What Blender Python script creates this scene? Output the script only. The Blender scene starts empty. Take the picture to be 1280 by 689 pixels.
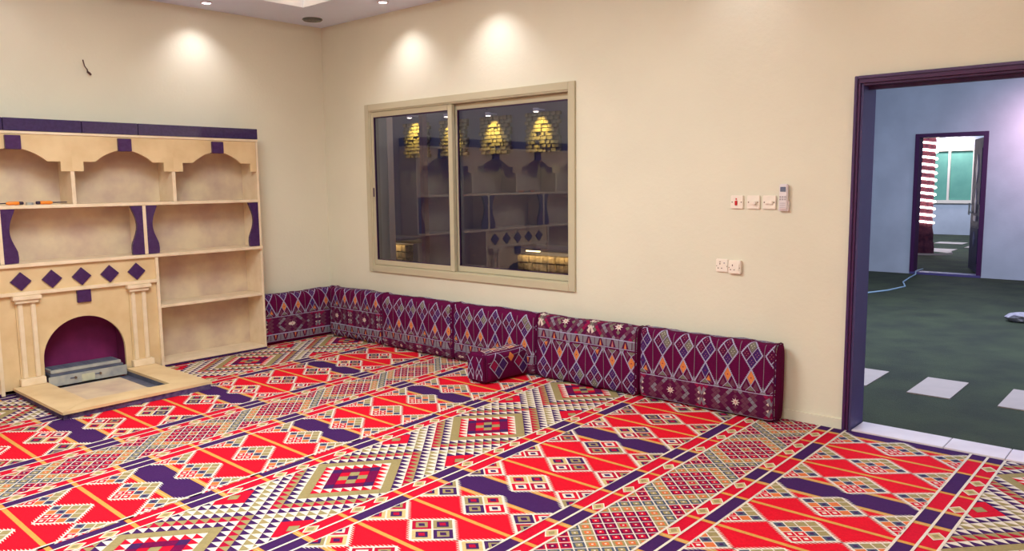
import bpy, bmesh, math, random
from mathutils import Vector, Matrix
random.seed(7)
S = bpy.context.scene
COL = S.collection

# ------------------------------------------------------------------ camera
F_PX, YAW, PIT, ROL = 987.303, 0.72766231, -0.11690702, -0.01140599
CAM = Vector((7.15507871, -5.06272852, 1.59556693))
fwd = Vector((-math.sin(YAW)*math.cos(PIT), math.cos(YAW)*math.cos(PIT), math.sin(PIT)))
rgt0 = Vector((math.cos(YAW), math.sin(YAW), 0)); up0 = rgt0.cross(fwd)
rgt = math.cos(ROL)*rgt0 + math.sin(ROL)*up0
upv = -math.sin(ROL)*rgt0 + math.cos(ROL)*up0
cd = bpy.data.cameras.new('camera'); cam = bpy.data.objects.new('camera', cd); COL.objects.link(cam)
cd.sensor_width = 36; cd.lens = F_PX*36/1280; cd.clip_start = .05; cd.clip_end = 200
M = Matrix((rgt, upv, -fwd)).transposed().to_4x4(); M.translation = CAM
cam.matrix_world = M
S.camera = cam

# ------------------------------------------------------------------ world, exposure
S.view_settings.view_transform = 'Standard'; S.view_settings.look = 'None'
S.view_settings.gamma = 1; S.view_settings.use_curve_mapping = False
S.view_settings.exposure = 0.0
W = bpy.data.worlds.new('night_sky'); S.world = W; W.use_nodes = True
bg = W.node_tree.nodes['Background']; bg.inputs[0].default_value = (.36, .42, .62, 1); bg.inputs[1].default_value = .45
S.cycles.max_bounces = 8; S.cycles.diffuse_bounces = 5; S.cycles.glossy_bounces = 4; S.cycles.transmission_bounces = 6
S.cycles.caustics_reflective = False; S.cycles.caustics_refractive = False
S.cycles.use_denoising = True

def lin(c):
    return tuple(((v/255)/12.92 if v/255 <= .04045 else ((v/255+.055)/1.055)**2.4) for v in c)

def area(name, loc, sx, sy, power, col, rot=(0, 0, 0)):
    l = bpy.data.lights.new(name, 'AREA'); l.shape = 'RECTANGLE'; l.size = sx; l.size_y = sy
    l.energy = power; l.color = col
    o = bpy.data.objects.new(name, l); COL.objects.link(o); o.location = loc; o.rotation_euler = rot
    return o
def spot(name, loc, power, col, size=80, blend=.6, target=None, rad=.03):
    l = bpy.data.lights.new(name, 'SPOT'); l.energy = power; l.color = col
    l.spot_size = math.radians(size); l.spot_blend = blend; l.shadow_soft_size = rad
    o = bpy.data.objects.new(name, l); COL.objects.link(o); o.location = loc
    if target:
        d = Vector(target)-Vector(loc); o.rotation_euler = d.to_track_quat('-Z', 'Y').to_euler()
    return o

CEIL = 3.229; RX = 8.3; RY = -6.8      # room: x 0..RX, y RY..0
WARM = (.87, .98, 1.0)
# main room light: added area lights inside the ceiling recess, without fixtures
for (ax, ay, pw) in ((3.2, -3.2, 152), (5.7, -5.1, 112)):
    area('recess_fill', (ax, ay, 3.40), 1.6, 1.5, pw, WARM)
# wall-wash downlights (fixtures built further down at the same places)
WALL_SPOTS = [(1.42, -.33, 1), (2.52, -.33, 1), (4.76, -.33, .3), (6.0, -.33, .2), (.28, -1.41, .8), (.28, -2.95, .06), (.28, -4.1, .15)]
for (sx, sy, k) in WALL_SPOTS:
    tx, ty = (sx, -.16) if sx > .5 else (.13, sy)
    spot('downlight_beam', (sx, sy, CEIL-.03), 24*k, (.95, .93, 1.0), 108, 1.0, (tx, ty, 2.3), .025)
# added overhead area lights as fill for the yards, then the lamp beams
COOL = (.70, .80, 1.0)
area('yard_fill', (4.9, 4.2, 4.3), 1.6, 1.6, 330, COOL)
area('end_yard_fill', (1.2, 17.0, 4.6), 2.0, 2.0, 360, COOL)
area('garden_fill', (-1.5, 1.6, 4.2), 1.0, 1.0, 7, (.62, .66, 1.0))
spot('courtyard_lamp_beam', (5.45, 8.9, 2.55), 130, (1.0, .58, .74), 140, .9, (5.3, 9.8, 2.2), .08)
spot('far_room_lamp_beam', (1.45, 20.1, 2.9), 90, (1.0, .78, .85), 130, .8, (1.4, 20.6, 2.2), .08)
WALL_LAMPS = [(-3.05, 2.70), (-2.16, 2.66), (-1.24, 2.62), (-.29, 2.62)]
for (wx, wz) in WALL_LAMPS:
    spot('wall_washer_beam', (wx, 3.86, wz-.03), 60, (1.0, .82, .14), 84, 1.0, (wx, 4.0, wz-.28), .02)

# ------------------------------------------------------------------ materials
MATS = {}
def mat(name, rgb, rough=.6, metal=0, noise=0, nscale=20, bump=0, bscale=200, emit=0, rgb2=None, spec=.4, coat=0):
    if name in MATS: return MATS[name]
    m = bpy.data.materials.new(name); m.use_nodes = True; nt = m.node_tree; b = nt.nodes['Principled BSDF']
    c = lin(rgb); b.inputs['Base Color'].default_value = (*c, 1)
    b.inputs['Roughness'].default_value = rough; b.inputs['Metallic'].default_value = metal
    b.inputs['Specular IOR Level'].default_value = spec
    if coat: b.inputs['Coat Weight'].default_value = coat; b.inputs['Coat Roughness'].default_value = .05
    if emit:
        b.inputs['Emission Color'].default_value = (*c, 1); b.inputs['Emission Strength'].default_value = emit
    tc = nt.nodes.new('ShaderNodeTexCoord')
    if noise or rgb2:
        n = nt.nodes.new('ShaderNodeTexNoise'); n.inputs['Scale'].default_value = nscale; n.inputs['Detail'].default_value = 6
        nt.links.new(tc.outputs['Object'], n.inputs['Vector'])
        r = nt.nodes.new('ShaderNodeValToRGB'); nt.links.new(n.outputs['Fac'], r.inputs['Fac'])
        c2 = lin(rgb2) if rgb2 else tuple(v*(1-noise) for v in c)
        r.color_ramp.elements[0].position = .35; r.color_ramp.elements[0].color = (*c2, 1)
        r.color_ramp.elements[1].position = .65; r.color_ramp.elements[1].color = (*c, 1)
        nt.links.new(r.outputs['Color'], b.inputs['Base Color'])
    if bump:
        n2 = nt.nodes.new('ShaderNodeTexNoise'); n2.inputs['Scale'].default_value = bscale; n2.inputs['Detail'].default_value = 3
        nt.links.new(tc.outputs['Object'], n2.inputs['Vector'])
        bp = nt.nodes.new('ShaderNodeBump'); bp.inputs['Strength'].default_value = bump; bp.inputs['Distance'].default_value = .01
        nt.links.new(n2.outputs['Fac'], bp.inputs['Height']); nt.links.new(bp.outputs['Normal'], b.inputs['Normal'])
    MATS[name] = m
    return m

PAINT = mat('cream_wall_paint', (224, 218, 197), .65, noise=.05, nscale=1.5, bump=.12, bscale=40)
CEILP = mat('ceiling_paint', (220, 230, 250), .8, noise=.03, nscale=2)
COVEP = mat('cove_paint', (240, 228, 208), .7, noise=.02, nscale=2)
FRAMEC = mat('cream_aluminium', (192, 182, 154), .4, noise=.02, nscale=8)
RUBBER = mat('dark_gasket', (60, 30, 70), .6, noise=.1)
STONE = mat('beige_limestone', (220, 193, 150), .45, rgb2=(208, 178, 134), nscale=5, bump=.06, bscale=30)
STONEL = mat('pale_limestone_edge', (232, 212, 184), .4, rgb2=(222, 200, 168), nscale=9)
STONEB = mat('mottled_limestone', (214, 194, 164), .5, rgb2=(190, 164, 148), nscale=4.2, bump=.08, bscale=18)
GRAN = mat('dark_granite', (70, 40, 90), .22, rgb2=(60, 30, 78), nscale=30, spec=.5)
GRAN2 = mat('polished_dark_granite', (62, 48, 92), .07, rgb2=(54, 40, 80), nscale=40, spec=.6, coat=.3)
FIRESHADE = mat('shade_tinted_firebrick', (128, 34, 92), .9, rgb2=(112, 28, 82), nscale=7)  # maroon shade of the firebox put into the brick colour
STEEL = mat('grey_galvanised_metal', (182, 180, 172), .5, .15, rgb2=(150, 152, 156), nscale=12)
STEELD = mat('blue_grey_metal', (112, 118, 138), .45, .4, rgb2=(92, 94, 118), nscale=10)
CEMENT = mat('rough_cement_skirt', (92, 74, 112), .8, rgb2=(62, 38, 92), nscale=25, bump=.6, bscale=60)
DOORF = mat('dark_purple_steel', (74, 42, 92), .4, rgb2=(64, 30, 80), nscale=6)
DOORF2 = mat('dark_plum_steel', (72, 24, 76), .5, noise=.1, nscale=6)
JAMB = mat('blue_violet_jamb_paint', (88, 78, 132), .5, noise=.08, nscale=5)
TILEW = mat('white_marble_tile', (232, 220, 226), .3, rgb2=(222, 208, 214), nscale=6)
TURF = mat('green_artificial_turf', (60, 68, 48), .95, rgb2=(45, 50, 40), nscale=2.5, bump=.8, bscale=120)
YARDW = mat('blue_grey_plaster', (196, 202, 214), .85, rgb2=(184, 190, 202), nscale=2, bump=.15, bscale=30)
PAVER = mat('pale_paver', (184, 166, 160), .6, noise=.06, nscale=8)
WHITEP = mat('white_plastic', (240, 228, 214), .35, noise=.02)
SCREW = mat('dull_screw_metal', (120, 96, 84), .4, .4, noise=.05)
REDP = mat('red_rocker_plastic', (200, 34, 44), .35, noise=.03)
LCD = mat('blue_grey_lcd', (104, 112, 134), .2, noise=.03)
GREYP = mat('grey_button_plastic', (176, 162, 168), .5, noise=.03)
REMOTE = mat('lilac_white_plastic', (226, 216, 218), .35, noise=.03)
SLOT = mat('dark_slot', (96, 66, 62), .7, noise=.03)
ORANGE = mat('orange_handle_plastic', (240, 138, 46), .35, noise=.05)
BLACKP = mat('black_plastic', (48, 26, 56), .4, noise=.05)
LAMPW = mat('lamp_glow_white', (255, 246, 250), .4, emit=14)
TRIMW = mat('white_lamp_trim', (214, 204, 210), .4, noise=.02)
VENTM = mat('grey_green_grille', (138, 140, 134), .6, noise=.05)
LEDW = mat('led_strip_glow', (255, 236, 205), .5, emit=9)
LEDY = mat('warm_led_glow', (255, 226, 150), .5, emit=7)
BARK = mat('reddish_bark', (120, 62, 78), .9, rgb2=(84, 40, 66), nscale=14, bump=.8, bscale=30)
DARKD = mat('dark_carved_door', (58, 46, 88), .45, rgb2=(44, 32, 68), nscale=9, spec=.4)
GLASSG = mat('green_glow_pane', (104, 164, 146), .5, rgb2=(92, 150, 136), nscale=3, emit=.12)  # green pane with a faint emission of its own
LATCHM = mat('pale_latch_metal', (196, 196, 172), .5, .1, noise=.1)
ROCKM = mat('pale_rubble_stone', (176, 168, 178), .9, rgb2=(140, 130, 146), nscale=20, bump=.6)
CLAD = mat('rough_stone_cladding', (150, 134, 110), .9, rgb2=(96, 84, 70), nscale=14, bump=1.0, bscale=26)
NIGHTW = mat('dim_exterior_plaster', (104, 104, 124), .9, noise=.08, nscale=3)
CABLE = mat('pale_blue_cable', (160, 190, 214), .5, noise=.02)

GL = bpy.data.materials.new('window_glass'); GL.use_nodes = True
b = GL.node_tree.nodes['Principled BSDF']
b.inputs['Base Color'].default_value = (.80, .78, .90, 1); b.inputs['Roughness'].default_value = 0
b.inputs['Transmission Weight'].default_value = 1; b.inputs['IOR'].default_value = 1.62

# ------------------------------------------------------------------ helpers
def props(o, label=None, cat=None, group=None, kind=None):
    if label: o['label'] = label
    if cat: o['category'] = cat
    if group: o['group'] = group
    if kind: o['kind'] = kind
    return o
def empty(name, loc, label=None, cat=None, group=None, kind=None, rz=0):
    o = bpy.data.objects.new(name, None); COL.objects.link(o); o.location = loc; o.rotation_euler = (0, 0, rz)
    o.empty_display_size = .1
    return props(o, label, cat, group, kind)
def link(name, me, m, parent=None, loc=None, rz=0):
    if m is not None and not len(me.materials): me.materials.append(m)
    o = bpy.data.objects.new(name, me); COL.objects.link(o)
    if parent is not None:
        o.parent = parent
    if loc is not None: o.location = loc
    o.rotation_euler = (0, 0, rz)
    return o
# all meshes are given in world coordinates; origin is moved to the parent by off()
def wpos(o):
    p = Vector((0, 0, 0))
    while o is not None:
        p += o.location; o = o.parent
    return p
def finish(name, bm, m, parent=None, smooth=False):
    me = bpy.data.meshes.new(name)
    c = wpos(parent) if parent is not None else Vector((0, 0, 0))
    if parent is None or True:
        # origin at the middle of the shape's foot
        if len(bm.verts):
            xs = [v.co.x for v in bm.verts]; ys = [v.co.y for v in bm.verts]; zs = [v.co.z for v in bm.verts]
            c2 = Vector(((min(xs)+max(xs))/2, (min(ys)+max(ys))/2, min(zs)))
        else: c2 = c
    for v in bm.verts: v.co -= c2
    bmesh.ops.recalc_face_normals(bm, faces=bm.faces)
    bm.to_mesh(me); bm.free()
    if smooth:
        for p in me.polygons: p.use_smooth = True
    return link(name, me, m, parent, c2-c)
def abox(bm, x0, x1, y0, y1, z0, z1, bev=0):
    r = bmesh.ops.create_cube(bm, size=1)
    vs = r['verts']
    for v in vs:
        v.co = Vector(((x0+x1)/2+v.co.x*(x1-x0), (y0+y1)/2+v.co.y*(y1-y0), (z0+z1)/2+v.co.z*(z1-z0)))
    if bev:
        es = list({e for v in vs for e in v.link_edges})
        bmesh.ops.bevel(bm, geom=es, offset=bev, segments=2, affect='EDGES', clamp_overlap=True)
    return bm
def box(name, x0, x1, y0, y1, z0, z1, m, parent=None, bev=0):
    return finish(name, abox(bmesh.new(), x0, x1, y0, y1, z0, z1, bev), m, parent)
def prism(name, pts, axis, a0, a1, m, parent=None, smooth=False):
    """extrude a 2-D outline along an axis: axis 0 -> pts are (y,z); 1 -> (x,z); 2 -> (x,y)"""
    bm = bmesh.new()
    def P(p, a):
        return (a, p[0], p[1]) if axis == 0 else ((p[0], a, p[1]) if axis == 1 else (p[0], p[1], a))
    A = [bm.verts.new(P(p, a0)) for p in pts]; B = [bm.verts.new(P(p, a1)) for p in pts]
    bm.faces.new(A); bm.faces.new(B[::-1])
    n = len(pts)
    for i in range(n): bm.faces.new((A[i], A[(i+1) % n], B[(i+1) % n], B[i]))
    return finish(name, bm, m, parent, smooth)
def acyl(bm, c, r0, r1, h, axis=2, seg=24):
    bmr = bmesh.ops.create_cone(bm, cap_ends=True, segments=seg, radius1=r0, radius2=r1, depth=h)
    rot = {2: Matrix(), 0: Matrix.Rotation(math.pi/2, 4, 'Y'), 1: Matrix.Rotation(-math.pi/2, 4, 'X')}[axis]
    bmesh.ops.transform(bm, matrix=Matrix.Translation(c) @ rot, verts=bmr['verts'])
    return bm
def cyl(name, c, r0, r1, h, m, parent=None, axis=2, seg=24, smooth=False):
    return finish(name, acyl(bmesh.new(), c, r0, r1, h, axis, seg), m, parent, smooth)
def tube(name, pts, r, m, parent=None, seg=8):
    bm = bmesh.new(); rings = []
    pts = [Vector(p) for p in pts]
    rr = r if isinstance(r, (list, tuple)) else [r]*len(pts)
    for i, p in enumerate(pts):
        t = (pts[min(i+1, len(pts)-1)]-pts[max(i-1, 0)]).normalized()
        a = t.orthogonal().normalized() if i == 0 else (prev - t*prev.dot(t)).normalized()
        prev = a; b2 = t.cross(a)
        rings.append([bm.verts.new(p+(a*math.cos(k*2*math.pi/seg)+b2*math.sin(k*2*math.pi/seg))*rr[i]) for k in range(seg)])
    for i in range(len(rings)-1):
        for k in range(seg): bm.faces.new((rings[i][k], rings[i][(k+1) % seg], rings[i+1][(k+1) % seg], rings[i+1][k]))
    bm.faces.new(rings[0][::-1]); bm.faces.new(rings[-1])
    return finish(name, bm, m, parent, True)
def holed_wall(name, axis, a0, a1, h0, h1, t0, t1, holes, m):
    """wall in plane spanned by (axis coordinate a, z), thickness t0..t1, rectangular holes (a0,a1,z0,z1)"""
    bm = bmesh.new()
    xs = sorted({a0, a1, *[h[0] for h in holes], *[h[1] for h in holes]})
    for i in range(len(xs)-1):
        l, r = xs[i], xs[i+1]; segs = [(h0, h1)]
        for h in holes:
            if h[0] <= l and h[1] >= r:
                ns = []
                for s in segs:
                    if h[2] > s[0]: ns.append((s[0], min(h[2], s[1])))
                    if h[3] < s[1]: ns.append((max(h[3], s[0]), s[1]))
                segs = ns
        for (z0, z1) in segs:
            if z1-z0 < 1e-4: continue
            if axis == 'x': abox(bm, l, r, t0, t1, z0, z1)
            else: abox(bm, t0, t1, l, r, z0, z1)
    bmesh.ops.remove_doubles(bm, verts=bm.verts, dist=1e-5)
    return props(finish(name, bm, m), kind='structure')
def structure(o, label=None):
    return props(o, label, kind='structure')

# ------------------------------------------------------------------ room shell
T = .22
structure(box('floor', -.2, RX+.2, RY-.2, 0, -.15, 0, mat('screed', (150, 130, 110), .8, noise=.1)))
holed_wall('wall_front', 'x', -.2, RX+.2, 0, 3.6, 0, T, [(.76, 3.29, .765, 2.33), (5.495, 6.60, 0, 2.19)], PAINT)
structure(box('wall_left', -.2, 0, RY-.2, 0, 0, 3.6, PAINT))
structure(box('wall_right', RX, RX+.2, RY-.2, 0, 0, 3.6, PAINT))
structure(box('wall_back', 0, RX, RY-.2, RY, 0, 3.6, PAINT))
# ceiling with a raised lit recess
CX0, CX1, CY0, CY1 = .705, 7.6, -6.1, -.685
bm = bmesh.new()
abox(bm, 0, CX0, RY, 0, CEIL, CEIL+.1); abox(bm, CX1, RX, RY, 0, CEIL, CEIL+.1)
abox(bm, CX0, CX1, CY1, 0, CEIL, CEIL+.1); abox(bm, CX0, CX1, RY, CY0, CEIL, CEIL+.1)
structure(finish('ceiling', bm, CEILP))
bm = bmesh.new()
for a in ((CX0-.02, CX0, CY0, CY1), (CX1, CX1+.02, CY0, CY1), (CX0, CX1, CY1, CY1+.02), (CX0, CX1, CY0-.02, CY0)):
    abox(bm, a[0], a[1], a[2], a[3], CEIL+.1, CEIL+.26)
abox(bm, CX0-.02, CX1+.02, CY0-.02, CY1+.02, CEIL+.26, CEIL+.3)
structure(finish('ceiling_recess', bm, COVEP))
led = empty('led_strip_light', (CX0+.03, CY1-.03, CEIL+.12), 'glowing strip light along the edge of the raised ceiling recess', 'strip light')
for a in ((CX0+.02, CX1-.02, CY1-.045, CY1-.02), (CX0+.02, CX0+.045, CY0+.05, CY1-.05), (CX1-.045, CX1-.02, CY0+.05, CY1-.05), (CX0+.02, CX1-.02, CY0+.02, CY0+.045)):
    box('led_strip', a[0], a[1], a[2], a[3], CEIL+.235, CEIL+.25, LEDW, led)
# baseboards
structure(box('baseboard_front', 0.02, 5.47, -.014, 0, 0, .07, PAINT))
structure(box('baseboard_left', 0, .014, -.97, -.016, 0, .07, PAINT))

# ------------------------------------------------------------------ window
win = empty('window_1', (2.02, 0, .714), 'sliding window with a cream frame and dark night glass above the floor cushions', kind='structure')
def bar(x0, x1, z0, z1, y0, y1, name='window_frame', m=FRAMEC, par=win, bev=.003):
    return box(name, x0, x1, y0, y1, z0, z1, m, par, bev)
WX0, WX1, WZ0, WZ1 = .706, 3.34, .714, 2.383
# cover trim on the wall
bar(WX0, WX0+.062, WZ0, WZ1, -.022, .0, 'trim'); bar(WX1-.062, WX1, WZ0, WZ1, -.022, .0, 'trim')
bar(WX0+.062, WX1-.062, WZ1-.062, WZ1, -.022, .0, 'trim'); bar(WX0+.062, WX1-.062, WZ0, WZ0+.062, -.022, .0, 'trim')
# fixed frame in the opening
bar(WX0+.056, WX0+.075, WZ0+.056, WZ1-.056, -.012, .10); bar(WX1-.075, WX1-.056, WZ0+.056, WZ1-.056, -.012, .10)
bar(WX0+.075, WX1-.075, WZ1-.075, WZ1-.056, -.012, .10); bar(WX0+.075, WX1-.075, WZ0+.056, WZ0+.07, -.012, .10)
def sash(x0, x1, z0, z1, y0, y1, sw):
    s = empty('sash', ((x0+x1)/2, (y0+y1)/2, z0)); s.parent = win; s.location = Vector(s.location)-wpos(win)
    for a in ((x0, x0+sw[0], z0, z1), (x1-sw[1], x1, z0, z1), (x0+sw[0], x1-sw[1], z1-.05, z1), (x0+sw[0], x1-sw[1], z0, z0+.05)):
        bar(*a, y0, y1, 'rail', FRAMEC, s)
    g = .006
    for a in ((x0+sw[0], x0+sw[0]+g, z0+.05, z1-.05), (x1-sw[1]-g, x1-sw[1], z0+.05, z1-.05), (x0+sw[0], x1-sw[1], z1-.05-g*1.6, z1-.05), (x0+sw[0], x1-sw[1], z0+.05, z0+.05+g)):
        bar(*a, y0+.008, y1-.008, 'gasket', RUBBER, s, 0)
    ym = (y0+y1)/2
    box('pane', x0+sw[0]+.002, x1-sw[1]-.002, ym-.003, ym+.003, z0+.052, z1-.052, GL, s)
    return s
sash(WX0+.076, 1.94, WZ0+.072, WZ1-.076, -.002, .038, (.032, .055))
sash(1.90, WX1-.076, WZ0+.072, WZ1-.076, .050, .088, (.05, .02))
box('latch', WX0+.086, WX0+.102, -.008, -.002, 1.47, 1.56, RUBBER, win, .002)
# outer sill
box('outer_sill', WX0+.05, WX1-.05, .10, .26, WZ0+.03, WZ0+.052, FRAMEC, win)

# ------------------------------------------------------------------ doorway
door = empty('door_1', (6.02, 0, 0), 'open doorway with a dark purple steel frame leading out to the green turf yard', kind='structure')
DX0, DX1, DZ = 5.466, 6.63, 2.212
for (x0, x1) in ((DX0, DX0+.018), (DX1-.018, DX1)):
    box('frame_edge', x0, x1, -.03, .0, 0, DZ, DOORF, door, .003)
for (x0, x1) in ((DX0+.018, DX0+.032), (DX1-.032, DX1-.018)):
    box('frame_face', x0, x1, -.018, .06, 0, DZ-.018, DOORF2, door)
box('frame_edge', DX0+.018, DX1-.018, -.03, 0, DZ-.018, DZ, DOORF, door, .003)
box('frame_face', DX0+.032, DX1-.032, -.018, .06, DZ-.042, DZ-.018, DOORF2, door)
for (x0, x1) in ((DX0+.032, DX0+.046), (DX1-.046, DX1-.032)):
    box('jamb', x0, x1, .0, .235, 0, DZ-.042, JAMB, door, .002)
box('head_jamb', DX0+.046, DX1-.046, .0, .235, DZ-.056, DZ-.042, DOORF2, door, .002)
box('frame_stop', DX0+.046, DX1-.046, .09, .12, DZ-.075, DZ-.056, DOORF, door)
# marble threshold tiles
txs = [DX0+.05, 6.045, 6.36, DX1-.05]
for i in range(3):
    box('threshold_tile', txs[i]+.002, txs[i+1]-.002, .004, .225, 0, .012, TILEW, door, .002)

# ------------------------------------------------------------------ patterned polygons (carpet and cushion weave)
PAL = [('cream', (236, 222, 208)), ('red', (216, 18, 50)), ('crimson', (186, 16, 56)), ('navy', (70, 34, 92)), ('maroon', (118, 12, 72)),
       ('khaki', (166, 148, 102)), ('gold', (222, 160, 82)), ('orange', (226, 120, 70)), ('teal', (84, 92, 112)), ('beige', (214, 186, 130)),
       ('scarlet', (228, 20, 44)), ('pinkgrey', (188, 172, 176))]
PI_ = {n: i for i, (n, _) in enumerate(PAL)}
def weave(name, rgb, bsc=420):
    return mat(name, rgb, .95, noise=.13, nscale=90, bump=.5, bscale=bsc, spec=.1)
class Inlay:
    def __init__(s): s.v = []; s.f = []; s.m = []
    def add(s, pts3, m): 
        i = len(s.v); s.v += pts3; s.f.append(tuple(range(i, i+len(pts3)))); s.m.append(m)
    def mesh(s, name, mats):
        me = bpy.data.meshes.new(name); me.from_pydata(s.v, [], s.f)
        for m in mats: me.materials.append(m)
        me.polygons.foreach_set('material_index', s.m); me.update()
        return me
def clip(poly, x0, y0, x1, y1):
    for (ax, lim, sg) in ((0, x0, 1), (0, x1, -1), (1, y0, 1), (1, y1, -1)):
        out = []; n = len(poly)
        for i in range(n):
            a, b = poly[i], poly[(i+1) % n]
            da, db = sg*(a[ax]-lim), sg*(b[ax]-lim)
            if da >= 0: out.append(a)
            if (da >= 0) != (db >= 0):
                t = da/(da-db); out.append((a[0]+(b[0]-a[0])*t, a[1]+(b[1]-a[1])*t))
        poly = out
        if len(poly) < 3: return []
    return poly

# ------------------------------------------------------------------ carpet
carpet = Inlay()
VMIN = RY+.05
def tilt(u):
    pts = ((0, .06), (2.3, .09), (3.2, .065), (4.2, .04), (5.4, .016), (6.3, 0), (9, 0))
    for (a, b) in zip(pts, pts[1:]):
        if u <= b[0]: return a[1]+(b[1]-a[1])*max(0, (u-a[0]))/(b[0]-a[0])
    return 0
def cw(u, v, layer):
    k = min(1, max(0, (4.6-u)/3.0))
    return (u - tilt(u)*(v+1.0), v+.05*k, .004+.0005*layer)
def CP(poly, m, layer, box_):
    u0, v0, u1, v1 = box_
    p = clip(poly, u0, max(v0, VMIN), u1, min(v1, -.004 if u1 > 5 else (-.03 if u1 > 3.9 else -.055)))
    if p: carpet.add([cw(a, b, layer) for a, b in p], PI_[m])
def R(u0, v0, u1, v1, m, layer, bx): CP([(u0, v0), (u1, v0), (u1, v1), (u0, v1)], m, layer, bx)
def D(cu, cv, hu, hv, m, layer, bx): CP([(cu-hu, cv), (cu, cv-hv), (cu+hu, cv), (cu, cv+hv)], m, layer, bx)
PER = 1.08; K0 = -1.09
KS = range(-1, 7)
def frng(a, b, n): return [a+(b-a)*i/n for i in range(n)]
def cross_bands(bx, navy=True, full=True):
    u0, v0, u1, v1 = bx
    for k in KS:
        c = K0-PER*(k)+0
        for o in (.36, .72):
            R(u0, c+o-.012, u1, c+o+.012, 'gold', 2, bx)
        R(u0, c-.12, u1, c+.12, 'gold', 1, bx)
        R(u0, c-.108, u1, c-.102, 'beige', 2, bx); R(u0, c+.102, u1, c+.108, 'beige', 2, bx)
        R(u0, c-.088, u1, c+.088, 'navy', 2, bx)
rnd = random.Random(3)
def diamond4(cu, cv, hu, hv, n, bx):
    """serrated cream diamond filled with n x n small lozenges"""
    D(cu, cv, hu, hv, 'cream', 4, bx)
    nt = 11
    for (su, sv) in ((1, 1), (1, -1), (-1, 1), (-1, -1)):
        for i in range(nt):
            t0, t1 = i/nt, (i+.62)/nt
            a = (cu+su*hu*(1-t0), cv+sv*hv*t0); b = (cu+su*hu*(1-t1), cv+sv*hv*t1)
            tip = (a[0]+su*.022, a[1]+sv*.004)
            CP([a, tip, b], 'cream', 4, bx)
    for i in range(n):
        for j in range(n):
            a = (i+.5)/n*2-1; b = (j+.5)/n*2-1        # along the two diagonals
            x = cu+(a+b)/2*hu*.93; y = cv+(a-b)/2*hv*.93
            s = .93/n*(.91 if n == 2 else .88)
            if n == 2:
                q = [('khaki', 'navy'), ('crimson', 'cream'), ('navy', 'teal'), ('beige', 'crimson'), ('crimson', 'teal'), ('red', 'cream'), ('beige', 'navy')]
                o, c = q[(i*3+j*2+int(cu*7)+int(-cv*11)) % 7]
                D(x, y, hu*s, hv*s, o, 5, bx); D(x, y, hu*s*.62, hv*s*.62, c if c != 'teal' else 'khaki', 6, bx); D(x, y, hu*s*.34, hv*s*.3, 'navy' if c != 'navy' else 'crimson', 7, bx)
            else:
                q = ('teal', 'khaki', 'red', 'khaki', 'crimson', 'orange', 'khaki', 'red')
                o = q[(i*3+j*5+(i*j) % 3) % 8] if not (i == j and i in (1, 2)) else 'teal'
                if (i, j) in ((0, 0), (n-1, n-1)): o = 'teal'
                D(x, y, hu*s, hv*s, o, 5, bx)
                if o in ('red', 'crimson', 'teal'): D(x, y, hu*s*.42, hv*s*.42, 'cream' if o != 'teal' else 'navy', 6, bx)
def panel_diamond(u0, u1, n):
    bx = (u0, VMIN, u1, 0)
    R(u0, VMIN, u1, 0, 'scarlet', 0, bx); cross_bands(bx)
    cu = (u0+u1)/2; w = (u1-u0)
    for k in KS:
        for j in range(3):
            cv = K0-PER*k+.18+.36*j
            for c in (u0, cu, u1): diamond4(c, cv, w*.238, .147, n, bx)
def pair(u0, u1, inner_right):
    """two bands edged with cream lines; the band next to the diamond panel carries the long navy bars"""
    um = (u0+u1)/2; bx = (u0, VMIN, u1, 0)
    R(u0, VMIN, u1, 0, 'red', 0, bx); cross_bands(bx)
    na, nb = (um, u1) if inner_right else (u0, um)
    ta, tb = (u0, um) if inner_right else (um, u1)
    tc = (ta+tb)/2
    for k in KS:
        c = K0-PER*k
        R(na, c+.375, nb, c+.705, 'navy', 3, bx)
        for o in (-.15, .23, .84-.16, .62, .47):
            pass
        for o, sgn in ((.17, 1), (.45, 1), (.60, -1), (.87, 1)):
            tv = c+o; hw = (tb-ta)/2
            CP([(tc-hw, tv), (tc, tv-.05), (tc+hw, tv), (tc, tv+.05)], 'cream', 3, bx)
            D(tc, tv, hw*.8, .04, 'beige', 4, bx); D(tc, tv, hw*.45, .022, 'khaki', 5, bx)
    for x in (u0, um, u1): R(x-.0065, VMIN, x+.0065, 0, 'cream', 6, (x-.0065, VMIN, x+.0065, 0))
def lattice(u0, u1):
    bx = (u0, VMIN, u1, 0); R(u0, VMIN, u1, 0, 'cream', 0, bx)
    cu = (u0+u1)/2; hu = (u1-u0)/8; hv = .042
    cols = [('khaki', 'red'), ('maroon', 'crimson'), ('maroon', 'red'), ('khaki', 'orange'), ('teal', 'khaki'), ('crimson', 'maroon'), ('khaki', 'orange'), ('maroon', 'red'), ('khaki', 'orange')]
    nv = int(7/hv)
    for j in range(nv):
        v = -j*hv
        for i in range(-4, 5):
            if (i+j) % 2: continue
            jj = ((j+6) % 16)-8
            r = max(abs(i+jj)//2, abs(i-jj)//2)
            o, c = cols[r % 9]
            D(cu+i*hu, v, hu*.89, hv*.89, o, 1, bx)
            D(cu+i*hu, v, hu*.54, hv*.52, c, 2, bx)
            D(cu+i*hu, v, hu*.16, hv*.16, 'cream', 3, bx)
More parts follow.
